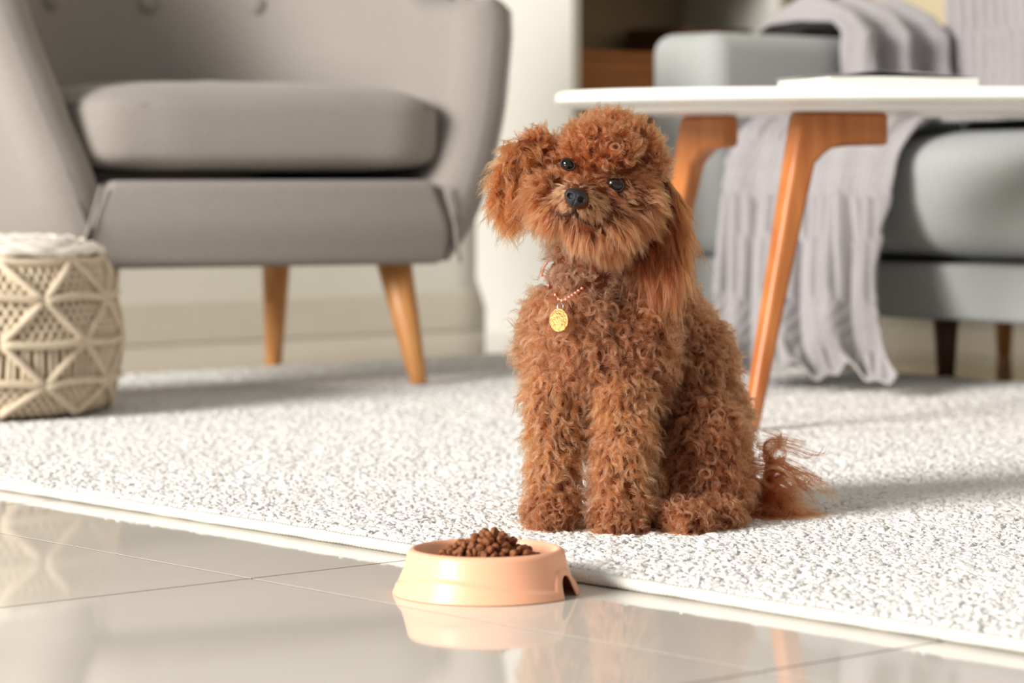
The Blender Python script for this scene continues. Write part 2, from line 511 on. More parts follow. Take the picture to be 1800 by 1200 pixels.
# cushion with soft crown
def cushion():
    V, F = superbox((0, -.085, .395), (.298, .262, .058), .36, .34, 80, 30)
    out = []
    for x, y, z in V:
        u, v = x / .298, (y + .085) / .262
        cr_ = math.sqrt(max(0, 1 - abs(u) ** 3)) * max(0, 1 - v * v * .6)
        if z > .395: z += .024 * cr_ * ((z - .395) / .058)
        z += .0015 * math.sin(x * 40) * math.sin(y * 33 + x * 20)
        y += .0015 * math.sin(x * 55)
        out.append((x, y, z))
    return out, F
cu = ac.part('seat_cushion', cushion(), M['chair'])
pip = []
for k in range(90):
    t = 2 * PI * k / 90
    sg = lambda q, e_: math.copysign(abs(q) ** e_, q)
    pip.append((0 + .292 * sg(math.cos(t), .34), -.085 + .256 * sg(math.sin(t), .34), .433))
ac.part('piping', tube(pip + pip[:1], .0032, 6, caps=False), M['piping'], cu)
for bx, bz in ((-.16, .618), (.02, .618), (.2, .618), (-.07, .72), (.11, .72)):
    # lie on the inner back
    best = min((plan(PI * k / 400, bz, .105 + .015 * math.sin(PI * k / 400)) for k in range(60, 341)), key=lambda q: abs(q[0] - bx))
    ac.part('button', ellipsoid((best[0], best[1] - .004, bz), (.015, .008, .015), nu=16, nv=8), M['chair'])
for lx, ly, tx, ty in ((.25, -.30, .235, -.235), (-.25, -.30, -.235, -.235)):
    ac.part('leg', leg((tx, ty, .206), (lx, ly, RUGZ + .001), .0275, .0135, 20), M['wood'], sharp=50)
for lx, ly, tx, ty in ((.216, .225, .20, .17), (-.216, .225, -.20, .17)):
    ac.part('leg', leg((tx, ty, .206), (lx, ly, .0005), .0245, .0135, 20), M['wood'], sharp=50)

# ================================================================== SOFA
so = Thing('sofa', 'light grey sofa with a square padded arm behind the coffee table', 'sofa', (3.8, 2.5, 0), room=True)
so.part('base', box(3.40, 4.20, 1.62, 3.495, .108, .195, .012, 3), M['sofa'])
so.part('arm', box(3.39, 4.20, 3.335, 3.505, .197, .572, .035, 5), M['sofa'])
so.part('arm', box(3.39, 4.20, 1.60, 1.77, .197, .572, .035, 5), M['sofa'])
so.part('backrest', box(3.985, 4.21, 1.775, 3.33, .198, .80, .05, 5), M['sofa'])
def scush(b0, b1):
    V, F = superbox((3.68, (b0 + b1) / 2, .297), (.30, (b1 - b0) / 2, .098), .42, .16, 96, 28)
    return [(x, y, z + (.012 if z > .297 else 0) * max(0, 1 - ((x - 3.68) / .3) ** 2)) for x, y, z in V], F
so.part('seat_cushion', scush(2.556, 3.330), M['sofa'])
so.part('seat_cushion', scush(1.778, 2.550), M['sofa'])
for a_, b_ in ((3.52, 3.42), (3.525, 2.955), (3.52, 1.70)):
    so.part('leg', leg((a_, b_, .11), (a_, b_, .0005), .021, .0135), M['wood_dark'], sharp=50, label='dark walnut leg')
for a_, b_ in ((4.1, 3.30), (4.1, 1.70)):
    so.part('leg', leg((a_, b_, .11), (a_, b_, .0005), .019, .0135), M['wood'], sharp=50)  # lighter wood than the front legs: light falling here is put into the tone

# ================================================================== BLANKET
bl = Thing('throw_blanket', 'pale grey knitted throw draped over the sofa down to the rug', 'blanket', (3.5, 3.05, 0), room=True)
# centre line in (a, z), from the hem on the floor up the seat front, over the seat and up the backrest
PATH = [(3.095, .022), (3.135, .036), (3.185, .075), (3.245, .135), (3.295, .20), (3.342, .285), (3.368, .345), (3.395, .388), (3.44, .4085), (3.52, .419),
        (3.66, .4235), (3.84, .4225), (3.935, .426), (3.962, .50), (3.968, .62), (3.968, .74), (3.985, .806), (4.05, .826), (4.13, .823), (4.20, .806)]
PL = [0]
for (a_, z_), (a2, z2) in zip(PATH, PATH[1:]): PL.append(PL[-1] + math.hypot(a2 - a_, z2 - z_))
def pathpt(s_):
    s_ = max(0, min(PL[-1], s_))
    for k in range(len(PL) - 1):
        if s_ <= PL[k + 1]:
            t = (s_ - PL[k]) / (PL[k + 1] - PL[k])
            q = []
            for c in range(2):      # catmull-rom
                p0, p1, p2, p3 = [PATH[max(0, min(len(PATH) - 1, k + d))][c] for d in (-1, 0, 1, 2)]
                q.append(.5 * (2 * p1 + (p2 - p0) * t + (2 * p0 - 5 * p1 + 4 * p2 - p3) * t * t + (3 * p1 - p0 - 3 * p2 + p3) * t ** 3))
            return q
def blanket():
    TOT = PL[-1]
    def f(u, v):
        s_ = TOT * v
        # the hem hangs slanted: the near edge falls straight, the far edge gathers on the floor
        s0 = s_ + .012 * u * max(0, 1 - s_ / .25)
        a_, z_ = pathpt(s0)
        a2, z2 = pathpt(s0 + .004)
        ta, tz = a2 - a_, z2 - z_
        ln = math.hypot(ta, tz) or 1; na, nz_ = -tz / ln, ta / ln
        front = smooth01((.61 - s_) / .08)
        back = smooth01((s_ - 1.11) / .15)
        mid = 1 - front - back
        bl_ = 3.275 * front + 3.30 * mid + 3.312 * back
        br_ = (2.915 + .02 * math.sin(s_ * 9)) * front + (2.62 - .18 * smooth01((s_ - .61) / .3)) * mid + 2.66 * back
        b_ = bl_ + (br_ - bl_) * u - .88 * max(0, 3.366 - a_)
        wu = u * abs(br_ - bl_)
        # loose folds running down
        fold = .011 * math.sin(u * 2 * PI * 3.1 + 1.2 * math.sin(s_ * 7)) + .006 * math.sin(u * 2 * PI * 6.7 + 2 + s_ * 4)
        fold *= (front * (1.0 + .5 * math.sin(s_ * 10)) + mid * .35 + back * .35)
        h = .0045 + .013 * (front + .45 * (mid + back)) + fold
        # knit: ribbed hem, basket band, ribbed band, basket ...
        per = s_ % .30
        if per < .075: k_ = .0060 * math.sin(wu * 2 * PI / .023)
        elif per < .175: k_ = .0042 * math.sin(wu * 2 * PI / .02 + s_ * 2 * PI / .03) * math.sin(wu * 2 * PI / .02 - s_ * 2 * PI / .018)
        else: k_ = .0055 * math.sin(wu * 2 * PI / .021)
        h += k_ * smooth01(s_ / .05)
        h = max(h, .003)
        zz = z_ + nz_ * h; aa = a_ + na * h
        if s_ < .10:                # gathered end on the rug
            q = 1 - s_ / .10
            zz += .012 * q * (.5 + .5 * math.sin(u * 9 + 1)) * (1 - u) ; aa -= .03 * q * math.sin(u * 7 + .5) * (1 - u)
            zz = max(zz, RUGZ + .008)
        return (aa, b_, zz)
    return grid(200, 330, f)
o = bl.part('drape', blanket(), M['blanket'])
sd = o.modifiers.new('thick', 'SOLIDIFY'); sd.thickness = .004; sd.offset = 1
def armfold():
    pts = [(3.300, .46), (3.318, .53), (3.322, .573), (3.345, .592), (3.42, .596), (3.49, .592), (3.518, .572), (3.522, .52), (3.53, .44)]
    def f(u, v):
        k = v * (len(pts) - 1); i = min(int(k), len(pts) - 2); t = k - i
        b_ = pts[i][0] + (pts[i + 1][0] - pts[i][0]) * t; z_ = pts[i][1] + (pts[i + 1][1] - pts[i][1]) * t
        a_ = 3.665 + .30 * u + .02 * math.sin(v * 4)
        rip = max(-.4, math.sin(u * 2 * PI * 3 + .6 * math.sin(v * 5) - .9))
        hh = .024 * (rip + .45) + .0016 * math.sin(u * 2 * PI * 17)
        n_ = smooth01((v - .3) / .2) * smooth01((.7 - v) / .2)
        z_ += hh * n_ * 1.4
        if v < .5: b_ -= hh * (1 - n_) * 1.2
        else: b_ += hh * (1 - n_) * 1.2
        return (a_, b_ + (.0 if True else 0), z_ + .004)
    return grid(110, 60, f)
o = bl.part('arm_drape', armfold(), M['blanket'])
sd = o.modifiers.new('thick', 'SOLIDIFY'); sd.thickness = .004; sd.offset = 1

# ================================================================== COFFEE TABLE
TC = (.575, 3.785)
TR = math.radians(4)
tb = Thing('coffee_table', 'oval white coffee table on splayed wooden legs behind the dog', 'table', (0, 0, 0), rot=TR, world=(TC[0], TC[1], 0))
RX, RY = .518, .315
prof = [(-.062, .4145), (-.060, .4185), (-.010, .4245), (-.003, .4265), (0, .4295), (0, .4375), (-.0015, .4405), (-.005, .4425), (-.02, .443)]
n = 120
V = []
for off, z in prof:
    for i in range(n):
        t = 2 * PI * i / n
        c, s_ = math.cos(t), math.sin(t)
        V.append((math.copysign(abs(c) ** .86, c) * (RX + off), math.copysign(abs(s_) ** .86, s_) * (RY + off), z))
F = []
for j in range(len(prof) - 1):
    for i in range(n):
        F.append((j * n + i, j * n + (i + 1) % n, (j + 1) * n + (i + 1) % n, (j + 1) * n + i))
F.append(tuple(range(n))[::-1]); F.append(tuple(range((len(prof) - 1) * n, len(prof) * n)))
tb.part('tabletop', (V, F), M['white'], sharp=40)

def bracket_leg(top, foot, inner):
    """leg and bracket cut from one bent piece: a horizontal arm under the top runs into the splayed leg"""
    T, Ft, I = Vector(top), Vector(foot), Vector(inner)
    prof_pts, wid, thk = [], [], []
    down = Ft - T
    hor = (I - T).normalized()
    nrm = hor.cross(Vector((0, 0, 1))).normalized()
    # outline in the plane of arm and leg: outer edge then inner edge
    zt = T.z
    def q(along, z): return T + hor * along + Vector((0, 0, z - zt))
    L_ = (I - T).length
    dn = down
    outer = []
    for t in (0, .04, .1, .2, .35, .5, .7, .85, 1):
        outer.append(T + dn * t + hor * (-.020 + .010 * t))
    inner_ = []
    for t in (1, .85, .7, .5, .35, .22, .165):
        inner_.append(T + dn * t + hor * (.0155 - .007 * t + .006 * max(0, .4 - t)))
    knee = [T + dn * .135 + hor * .026, T + dn * .115 + hor * .036]
    armp = [q(.05, zt - .0435), q(L_, zt - .0425), q(L_, zt)]
    out = outer + inner_ + knee + armp
    nn = len(out)
    c0 = sum(out, Vector()) / nn
    V_, F_ = [], []
    for sgn in (-1, 1):
        for p_ in out:
            tfr = max(0, min(1, (zt - p_.z) / (zt - Ft.z)))
            V_.append(tuple(p_ + nrm * sgn * (.018 - .007 * tfr)))
    F_ = [tuple(range(nn)), tuple(range(nn, 2 * nn))[::-1]] + [(i, (i + 1) % nn, nn + (i + 1) % nn, nn + i) for i in range(nn)]
    return V_, F_
UZ = .4142
ztr = lambda x, y: ((x - TC[0]) * math.cos(TR) + (y - TC[1]) * math.sin(TR), -(x - TC[0]) * math.sin(TR) + (y - TC[1]) * math.cos(TR))
fr_t, fr_f, fr_i = ztr(.382, 3.66), ztr(.300, 3.58), ztr(.482, 3.70)
bk_t, bk_f, bk_i = ztr(.258, 3.925), ztr(.185, 4.02), ztr(.300, 3.885)
def pt3(q, z): return (q[0], q[1], z)
for top, foot, inn in ((fr_t, fr_f, fr_i), (bk_t, bk_f, bk_i), ((-fr_t[0], fr_t[1]), (-fr_f[0], fr_f[1]), (-fr_i[0], fr_i[1])),
                       ((-bk_t[0], bk_t[1]), (-bk_f[0], bk_f[1]), (-bk_i[0], bk_i[1]))):
    if top[0] > 0 and False: pass
    o = tb.part('leg', bracket_leg(pt3(top, UZ), pt3(foot, RUGZ), pt3(inn, UZ)), M['wood_red'], sharp=35)
    bv = o.modifiers.new('round', 'BEVEL'); bv.width = .006; bv.segments = 3; bv.limit_method = 'ANGLE'; bv.angle_limit = math.radians(45)

# ================================================================== MAGAZINE
mg = Thing('magazine', 'white magazine with curling cover lying on the coffee table', 'magazine', (0, 0, 0), rot=math.radians(14), world=(.478, 3.74, .4432))
def sheet(x0, x1, y0, y1, z0, th, curl, ph):
    def zz(x, y): return z0 + curl * (math.sin((x - x0) / (x1 - x0) * PI * 1.6 + ph) * .5 + .5) * smooth01((x - x0) / .06)
    up = grid(26, 8, lambda u, v: (x0 + (x1 - x0) * u, y0 + (y1 - y0) * v, zz(x0 + (x1 - x0) * u, 0) + th))
    dn = grid(26, 8, lambda u, v: (x0 + (x1 - x0) * u, y0 + (y1 - y0) * v, zz(x0 + (x1 - x0) * u, 0)))
    V, F = join(up, dn)
    nu, nv = 26, 8; k = nu * nv
    for i in range(nu - 1):
        F.append((i, i + 1, k + i + 1, k + i)); j = (nv - 1) * nu + i; F.append((j, j + 1, k + j + 1, k + j))
    for j in range(nv - 1):
        F.append((j * nu, (j + 1) * nu, k + (j + 1) * nu, k + j * nu)); q = j * nu + nu - 1; F.append((q, q + nu, k + q + nu, k + q))
    return V, F
mg.part('pages', sheet(-.100, .102, -.10, .10, .0004, .0145, .0015, 0), M['paper'], smooth=False)
mg.part('cover', sheet(-.102, .101, -.102, .102, .0172, .0008, .0055, -.3), M['cover'], smooth=True, sharp=50)

# ================================================================== MACRAME POUF
PC = (-.732, 3.855)
pf = Thing('pouf', 'round cream macrame pouf with knotted cord sides in front of the armchair', 'pouf', (0, 0, 0), world=(PC[0], PC[1], RUGZ))
pf.e.scale = (1, 1, .95)
PR = [(0, .170), (.012, .184), (.05, .1945), (.11, .1985), (.17, .1915), (.205, .182), (.225, .168), (.236, .150)]
def pr(z): return lerp_tab(PR, z)
prof = [(.001, .0005)] + [(q - .006 if 0 < z else q - .01, z + .0005) for z, q in PR] + [(.12, .2405), (.06, .243), (.001, .244)]
pf.part('cover', lathe(prof, 96), M['cotton_in'])
# crocheted top: cord coiled in a flat spiral
sp_ = []
for k in range(1700):
    t = k / 1700; rr = .006 + .170 * t; a_ = 2 * PI * (rr / .0115)
    zc = .2445 - .014 * smooth01((rr - .13) / .05) + .002 * math.sin(a_ * 7.3) * t + .0008 * math.sin(k * .9)
    sp_.append((rr * math.cos(a_), rr * math.sin(a_), zc))
pf.part('top_coil', tube(sp_, [.0062 + .0012 * math.sin(k * 1.3) for k in range(1700)], 8), M['cotton_top_lit'], label='coiled cord top in a paler cream that holds the bright daylight')
ROWS = [(.008, 18), (.048, 0), (.108, 18), (.165, 0), (.221, 18)]
def on(th_deg, z, off=.0):            # angle measured from the side facing the room
    t = math.radians(th_deg - 90); r_ = pr(z) + off
    return (r_ * math.cos(t), r_ * math.sin(t), z + .0005)
def cordpath(t0, z0, t1, z1, bow=0.0, off=.001, n_=9):
    pts = []
    for k in range(n_):
        s_ = k / (n_ - 1)
        pts.append(on(t0 + (t1 - t0) * s_ , z0 + (z1 - z0) * s_ + bow * math.sin(PI * s_), off))
    return pts
SH = 3
for ri, (z, off_) in enumerate(ROWS):
    for k in range(10):
        t = SH + off_ + 36 * k
        bow = .006 if ri % 2 else -.004
        if 0 < ri:
            pf.part('cord', tube(cordpath(t, z, t + 36, z, bow, .002), [.0058 + .0007 * (i % 2) for i in range(9)], 8), M['cotton'])
        if ri + 1 < len(ROWS):
            z2, off2 = ROWS[ri + 1]
            for d in (-18, 18):
                pf.part('cord', tube(cordpath(t, z, t + d, z2, .0, .002), [.0052 + .0007 * (i % 2) for i in range(9)], 8), M['cotton'])
fine = []
for ri in range(len(ROWS) - 1):
    z0, z1 = ROWS[ri][0], ROWS[ri + 1][0]
    if ri == 1:
        for k in range(120):            # hanging fringe cords
            t = 3 * k + .4 * math.sin(k * 3.3)
            fine.append(tube(cordpath(t, z0, t + 1.2 * math.sin(k * .35), z1 - .004, 0, -.002, 5), .0034, 6))
    else:
        m_ = 90
        for k in range(m_):             # open netting
            t = 360 / m_ * k
            for d in (-1, 1):
                if z1 - z0 > .03: fine.append(tube(cordpath(t, z0, t + d * 11, z1, 0, -.0025, 5), .0030, 6))
pf.part('netting', join(*fine), M['cotton'], kind='stuff')

# ================================================================== FEEDING BOWL
BC = (-.0207, 2.288)
bw = Thing('pet_bowl', 'peach plastic pet bowl on the tiles in front of the rug', 'bowl', (0, 0, 0), world=(BC[0], BC[1], 0))
BH = .0358
NA = math.radians(-90 + 66)           # where the finger notch sits
def dang(t): return (t - NA + PI) % (2 * PI) - PI
def wrap_notch(t):
    return min(abs(dang(t)), abs(dang(t + PI)))
def arch(t, half, hgt):
    q = wrap_notch(t) / half
    return hgt * math.sqrt(max(0, 1 - q ** 2.6)) if q < 1 else 0.0
def rout(z):                          # plain outer radius
    t = z / BH
    return .0738 - .0112 * t - .0010 * math.sin(t * PI)
def bowl_outer():
    nt, nz = 360, 40
    def f(u, v):
        t = 2 * PI * u
        z0 = .0006 + arch(t, .165, .0172)
        z = z0 + (BH - z0) * v
        # moulded line that sinks towards the notch and climbs over it as a lip
        wv = .5 + .5 * math.cos(dang(t) * 2 + .2)
        ridge = .0175 - .0105 * wv ** .8
        lip = arch(t, .275, .0228)
        zr = max(ridge, lip)
        s_ = smooth01((zr - z) / .0032 + .5)
        r_ = rout(z) + .0019 * s_
        if z > BH - .003: r_ -= .0022 * ((z - BH + .003) / .003) ** 2
        return (r_ * math.cos(t), r_ * math.sin(t), z)
    return grid(nt, nz, f, True)
o1 = bowl_outer()
nt = 360
RIN = [(.0600, BH), (.0588, BH + .0004), (.0572, BH - .0006), (.0562, BH - .003), (.0545, BH - .010), (.0520, .0225), (.046, .0205), (.030, .0200), (.0005, .0198)]
inn = lathe(RIN, nt)
V, F = join(o1, inn)
k0 = 39 * nt; k1 = 40 * nt
for i in range(nt): F.append((k0 + i, k0 + (i + 1) % nt, k1 + (i + 1) % nt, k1 + i))
ob = bw.part('bowl_body', (V, F), M['bowl'])
sd = ob.modifiers.new('wall', 'SOLIDIFY'); sd.thickness = .0016; sd.offset = -1

# ================================================================== KIBBLE
def kib_mesh(seed):
    r_ = random.Random(seed)
    V, F = [], []
    prof = [(.0001, -.0019), (.0024, -.0023), (.0036, -.0014), (.0039, 0), (.0035, .0015), (.0024, .0021), (.0001, .0016)]
    n_ = 12
    ph = r_.random() * 6
    for rr, z in prof:
        for i in range(n_):
            t = 2 * PI * i / n_
            q = rr * (1 + .09 * math.sin(2 * t + ph) + .05 * math.sin(3 * t + ph * 2))
            V.append((q * math.cos(t), q * math.sin(t), z + .0002 * math.sin(t * 2 + ph)))
    for j in range(len(prof) - 1):
        for i in range(n_): F.append((j * n_ + i, j * n_ + (i + 1) % n_, (j + 1) * n_ + (i + 1) % n_, (j + 1) * n_ + i))
    return V, F
protos = [mesh_obj('kibble', kib_mesh(k), M['kibble']) for k in range(4)]
placed = []
HC = (.0025, .004)
rk = random.Random(5)
RK = .0034
NK = 262
for k in range(290):
    best = None
    for c_ in range(26):
        rr = .052 * math.sqrt(rk.random()); t = rk.random() * 2 * PI
        x, y = HC[0] + rr * math.cos(t) * 1.05, HC[1] + rr * math.sin(t)
        z = .0203 + RK * .8
        for (X, Y, Z) in placed:
            d2 = (X - x) ** 2 + (Y - y) ** 2
            if d2 < 4 * RK * RK: z = max(z, Z + .92 * math.sqrt(4 * RK * RK - d2))
        if z > .040 and math.hypot(x - HC[0], y - HC[1]) < .006: z += .006
        sc_ = z + .62 * math.hypot(x - HC[0], y - HC[1])
        if best is None or sc_ < best[0]: best = (sc_, x, y, z)
    if best[3] < .0500: placed.append(best[1:])
NK = len(placed)
top = max(range(NK), key=lambda i: placed[i][2])
for k, (x, y, z) in enumerate(placed):
    o = protos[k] if k < 4 else protos[k % 4].copy()
    if k >= 4: COL.objects.link(o)
    o.location = (BC[0] + x, BC[1] + y, z)
    low = z < .027
    o.rotation_euler = (rk.gauss(0, .4 if low else .95), rk.gauss(0, .4 if low else .95), rk.random() * 6)
    q = rk.uniform(.86, 1.06); o.scale = (q, q, q * rk.uniform(.85, 1.0))
    tag(o, 'small round brown kibble heaped in the peach bowl', 'kibble', 'kibbles in the pet bowl')
tag(protos[0] if top == 0 else [o for o in bpy.data.objects if o.name.startswith('kibble') and (Vector(o.location) - Vector((BC[0] + placed[top][0], BC[1] + placed[top][1], placed[top][2]))).length < 1e-5][0],
    'topmost brown kibble on the peak of the heap in the peach bowl', 'kibble', 'kibbles in the pet bowl')

# ================================================================== DOG
DO = Vector((.104, 2.62, RUGZ))
# the body under the coat: centre, radii (metres), roll, region
DOG = [
    (0.0906, 2.6350, 0.3432, 0.0464, 0.0432, 0.0443, 0, 'topknot'),
    (0.0863, 2.6150, 0.3233, 0.0445, 0.0366, 0.0392, 0, 'face'),
    (0.0617, 2.5700, 0.3123, 0.0226, 0.0226, 0.0154, 20, 'muzzle'),
    (0.0581, 2.5480, 0.3135, 0.0132, 0.0132, 0.0102, 20, 'muzzle'),
    (0.0323, 2.6050, 0.3156, 0.0177, 0.0229, 0.0219, 0, 'cheek'),
    (0.0466, 2.5880, 0.3017, 0.0176, 0.0186, 0.0135, 0, 'cheek'),
    (0.0921, 2.5880, 0.2950, 0.0228, 0.0217, 0.0186, 20, 'cheek'),
    (0.1122, 2.6100, 0.3103, 0.0219, 0.0261, 0.0271, 0, 'cheek'),
    (0.0699, 2.5880, 0.2862, 0.0217, 0.0217, 0.0124, 14, 'chin'),
    (0.0842, 2.6000, 0.2776, 0.0198, 0.0208, 0.0114, 14, 'chin'),
    (0.0841, 2.5960, 0.3556, 0.0322, 0.0260, 0.0218, 15, 'topknot'),
    (0.0264, 2.6350, 0.3590, 0.0137, 0.0105, 0.0137, 0, 'topknot'),
    (0.0116, 2.6320, 0.3495, 0.0179, 0.0111, 0.0200, 25, 'ear_left'),
    (0.0016, 2.6280, 0.3311, 0.0184, 0.0110, 0.0231, 10, 'ear_left'),
    (0.0011, 2.6280, 0.3127, 0.0168, 0.0110, 0.0179, 0, 'ear_left'),
    (0.1283, 2.6400, 0.3390, 0.0137, 0.0106, 0.0169, 0, 'topknot'),
    (0.1370, 2.6350, 0.3153, 0.0148, 0.0095, 0.0237, -10, 'ear_right'),
    (0.1399, 2.6300, 0.2890, 0.0179, 0.0095, 0.0263, -4, 'ear_right'),
    (0.1388, 2.6280, 0.2707, 0.0210, 0.0095, 0.0200, 0, 'ear_right'),
    (0.0743, 2.6550, 0.2647, 0.0329, 0.0361, 0.0319, 0, 'neck'),
    (0.0717, 2.6550, 0.2381, 0.0382, 0.0393, 0.0319, 0, 'neck'),
    (0.0648, 2.6550, 0.2009, 0.0393, 0.0478, 0.0451, 0, 'chest'),
    (0.0743, 2.6550, 0.1691, 0.0542, 0.0504, 0.0504, 0, 'chest'),
    (0.0826, 2.6650, 0.1311, 0.0512, 0.0490, 0.0453, 0, 'chest'),
    (0.0394, 2.6600, 0.1794, 0.0245, 0.0372, 0.0452, 0, 'chest'),
    (0.1113, 2.6500, 0.1694, 0.0371, 0.0397, 0.0583, 0, 'body'),
    (0.1284, 2.7200, 0.1894, 0.0511, 0.0544, 0.0517, 0, 'body'),
    (0.1480, 2.7400, 0.1472, 0.0614, 0.0658, 0.0658, 0, 'body'),
    (0.1617, 2.7400, 0.0979, 0.0592, 0.0712, 0.0658, 0, 'body'),
    (0.1671, 2.7400, 0.0540, 0.0548, 0.0712, 0.0548, 0, 'body'),
    (0.1755, 2.6750, 0.0768, 0.0364, 0.0455, 0.0535, 10, 'haunch'),
    (0.1798, 2.6600, 0.0437, 0.0372, 0.0426, 0.0362, 0, 'haunch'),
    (0.0379, 2.6300, 0.1286, 0.0221, 0.0231, 0.0326, 0, 'leg'),
    (0.0388, 2.6200, 0.0980, 0.0199, 0.0199, 0.0314, 0, 'leg'),
    (0.0387, 2.6120, 0.0674, 0.0188, 0.0188, 0.0287, 0, 'leg'),
    (0.0375, 2.6050, 0.0431, 0.0198, 0.0198, 0.0208, 0, 'leg'),
    (0.0353, 2.5940, 0.0293, 0.0228, 0.0280, 0.0156, 0, 'paw'),
    (0.1007, 2.6220, 0.1292, 0.0273, 0.0262, 0.0346, 0, 'leg'),
    (0.1011, 2.6050, 0.0941, 0.0250, 0.0240, 0.0313, 0, 'leg'),
    (0.0996, 2.5950, 0.0639, 0.0228, 0.0218, 0.0285, 0, 'leg'),
    (0.0982, 2.5850, 0.0417, 0.0217, 0.0217, 0.0207, 0, 'leg'),
    (0.0958, 2.5740, 0.0265, 0.0237, 0.0288, 0.0154, 0, 'paw'),
    (0.1579, 2.5880, 0.0243, 0.0228, 0.0362, 0.0145, 0, 'paw'),
    (0.1834, 2.6200, 0.0220, 0.0272, 0.0393, 0.0168, 0, 'paw'),
    (0.1315, 2.6300, 0.0208, 0.0158, 0.0263, 0.0137, 0, 'paw'),
    (0.2203, 2.7200, 0.0235, 0.0087, 0.0098, 0.0087, 0, 'tail'),
    (0.2331, 2.7100, 0.0311, 0.0054, 0.0054, 0.0060, 0, 'tail'),
    (0.2402, 2.7050, 0.0442, 0.0043, 0.0043, 0.0065, 0, 'tail'),
    (0.2424, 2.7050, 0.0588, 0.0038, 0.0038, 0.0065, 0, 'tail'),
]
bm = bmesh.new()
for x, y, z, rx, ry, rz, roll, reg in DOG:
    V, F = ellipsoid((x, y, z), (rx, ry, rz), math.radians(roll), 24, 14)
    vs = [bm.verts.new(v) for v in V]
    for f in F:
        try: bm.faces.new([vs[i] for i in f])
        except ValueError: pass
bmesh.ops.remove_doubles(bm, verts=bm.verts, dist=1e-6)
bmesh.ops.recalc_face_normals(bm, faces=bm.faces)
me = bpy.data.meshes.new('dog_parts'); bm.to_mesh(me); bm.free()
tmp = bpy.data.objects.new('dog_parts', me); COL.objects.link(tmp)
rm = tmp.modifiers.new('r', 'REMESH'); rm.mode = 'VOXEL'; rm.voxel_size = .0034
smm = tmp.modifiers.new('s', 'SMOOTH'); smm.factor = .6; smm.iterations = 7
bpy.context.view_layer.update()
dg = bpy.context.evaluated_depsgraph_get()
me2 = bpy.data.meshes.new_from_object(tmp.evaluated_get(dg))
bpy.data.objects.remove(tmp, do_unlink=True)
me2.name = 'dog'
NV = len(me2.vertices)
co = np.empty(NV * 3, np.float32); me2.vertices.foreach_get('co', co); co = co.reshape(-1, 3).astype(float)
co[:, 2] = np.maximum(co[:, 2], RUGZ + .0035)
me2.vertices.foreach_set('co', (co - np.array(DO)).astype(np.float32).ravel())
me2.materials.clear(); me2.materials.append(M['skin'])
me2.polygons.foreach_set('use_smooth', [True] * len(me2.polygons))
me2.update()
dog = bpy.data.objects.new('dog', me2); COL.objects.link(dog); dog.location = DO
tag(dog, 'curly red-brown toy poodle sitting on the rug, head tilted', 'dog')
me2.calc_loop_triangles()
NT = len(me2.loop_triangles)
tri = np.empty(NT * 3, np.int32); me2.loop_triangles.foreach_get('vertices', tri); tri = tri.reshape(-1, 3)
vn = np.empty(NV * 3, np.float32); me2.vertices.foreach_get('normal', vn); vn = vn.reshape(-1, 3).astype(float)

# ---- eyes and nose
EYES = [(Vector((.0508, 2.5848, .3448)), .0060), (Vector((.0934, 2.5832, .3268)), .0078)]
NOSE = Vector((.0567, 2.5330, .3152))
def dchild(name, vf, m, label=None, parent=None, kind=None):
    o = mesh_obj(name, vf, m, parent or dog, True, DO); return tag(o, label, kind=kind)
roll = math.radians(20)
for k, (c, r_) in enumerate(EYES):
    e_ = dchild('eye', ellipsoid(c, (r_ * 1.08, r_, r_ * .92), roll, 24, 16), M['eye'], 'glossy black eye')
    lid = []
    for s_ in range(25):
        t = 2 * PI * s_ / 24
        p_ = Vector((math.cos(t) * r_ * 1.05, -r_ * .45, math.sin(t) * r_ * .80))
        lid.append(c + Vector((math.cos(roll) * p_.x + math.sin(roll) * p_.z, p_.y, -math.sin(roll) * p_.x + math.cos(roll) * p_.z)))
    dchild('eyelid', tube(lid, .0012, 6, caps=False), M['lid'], parent=e_)
def nose():
    V, F = ellipsoid((0, 0, 0), (.0108, .0085, .0092), 0, 64, 40)
    out = []
    for x, y, z in V:
        # broad above, pointed below, with a philtrum and two nostrils
        x *= 1 - .30 * smooth01((-z + .001) / .009)
        if z > .004: z -= .25 * (z - .004)
        d_ = 0
        for sx in (-1, 1):
            q = math.hypot((x - sx * .0050) / .0027, (z + .0002) / .0024)
            d_ += .0036 * math.exp(-q ** 4)
            d_ -= .0007 * math.exp(-((q - 1.35) / .3) ** 2)
        d_ += .0009 * math.exp(-(x / .0007) ** 2) * (1 if z < .002 else 0)
        if y < 0: y += d_
        xx = math.cos(roll) * x + math.sin(roll) * z; zz = -math.sin(roll) * x + math.cos(roll) * z
        out.append((NOSE.x + xx, NOSE.y + y, NOSE.z + zz))
    return out, F
no = dchild('nose', nose(), M['nose'], 'dark grey nose')

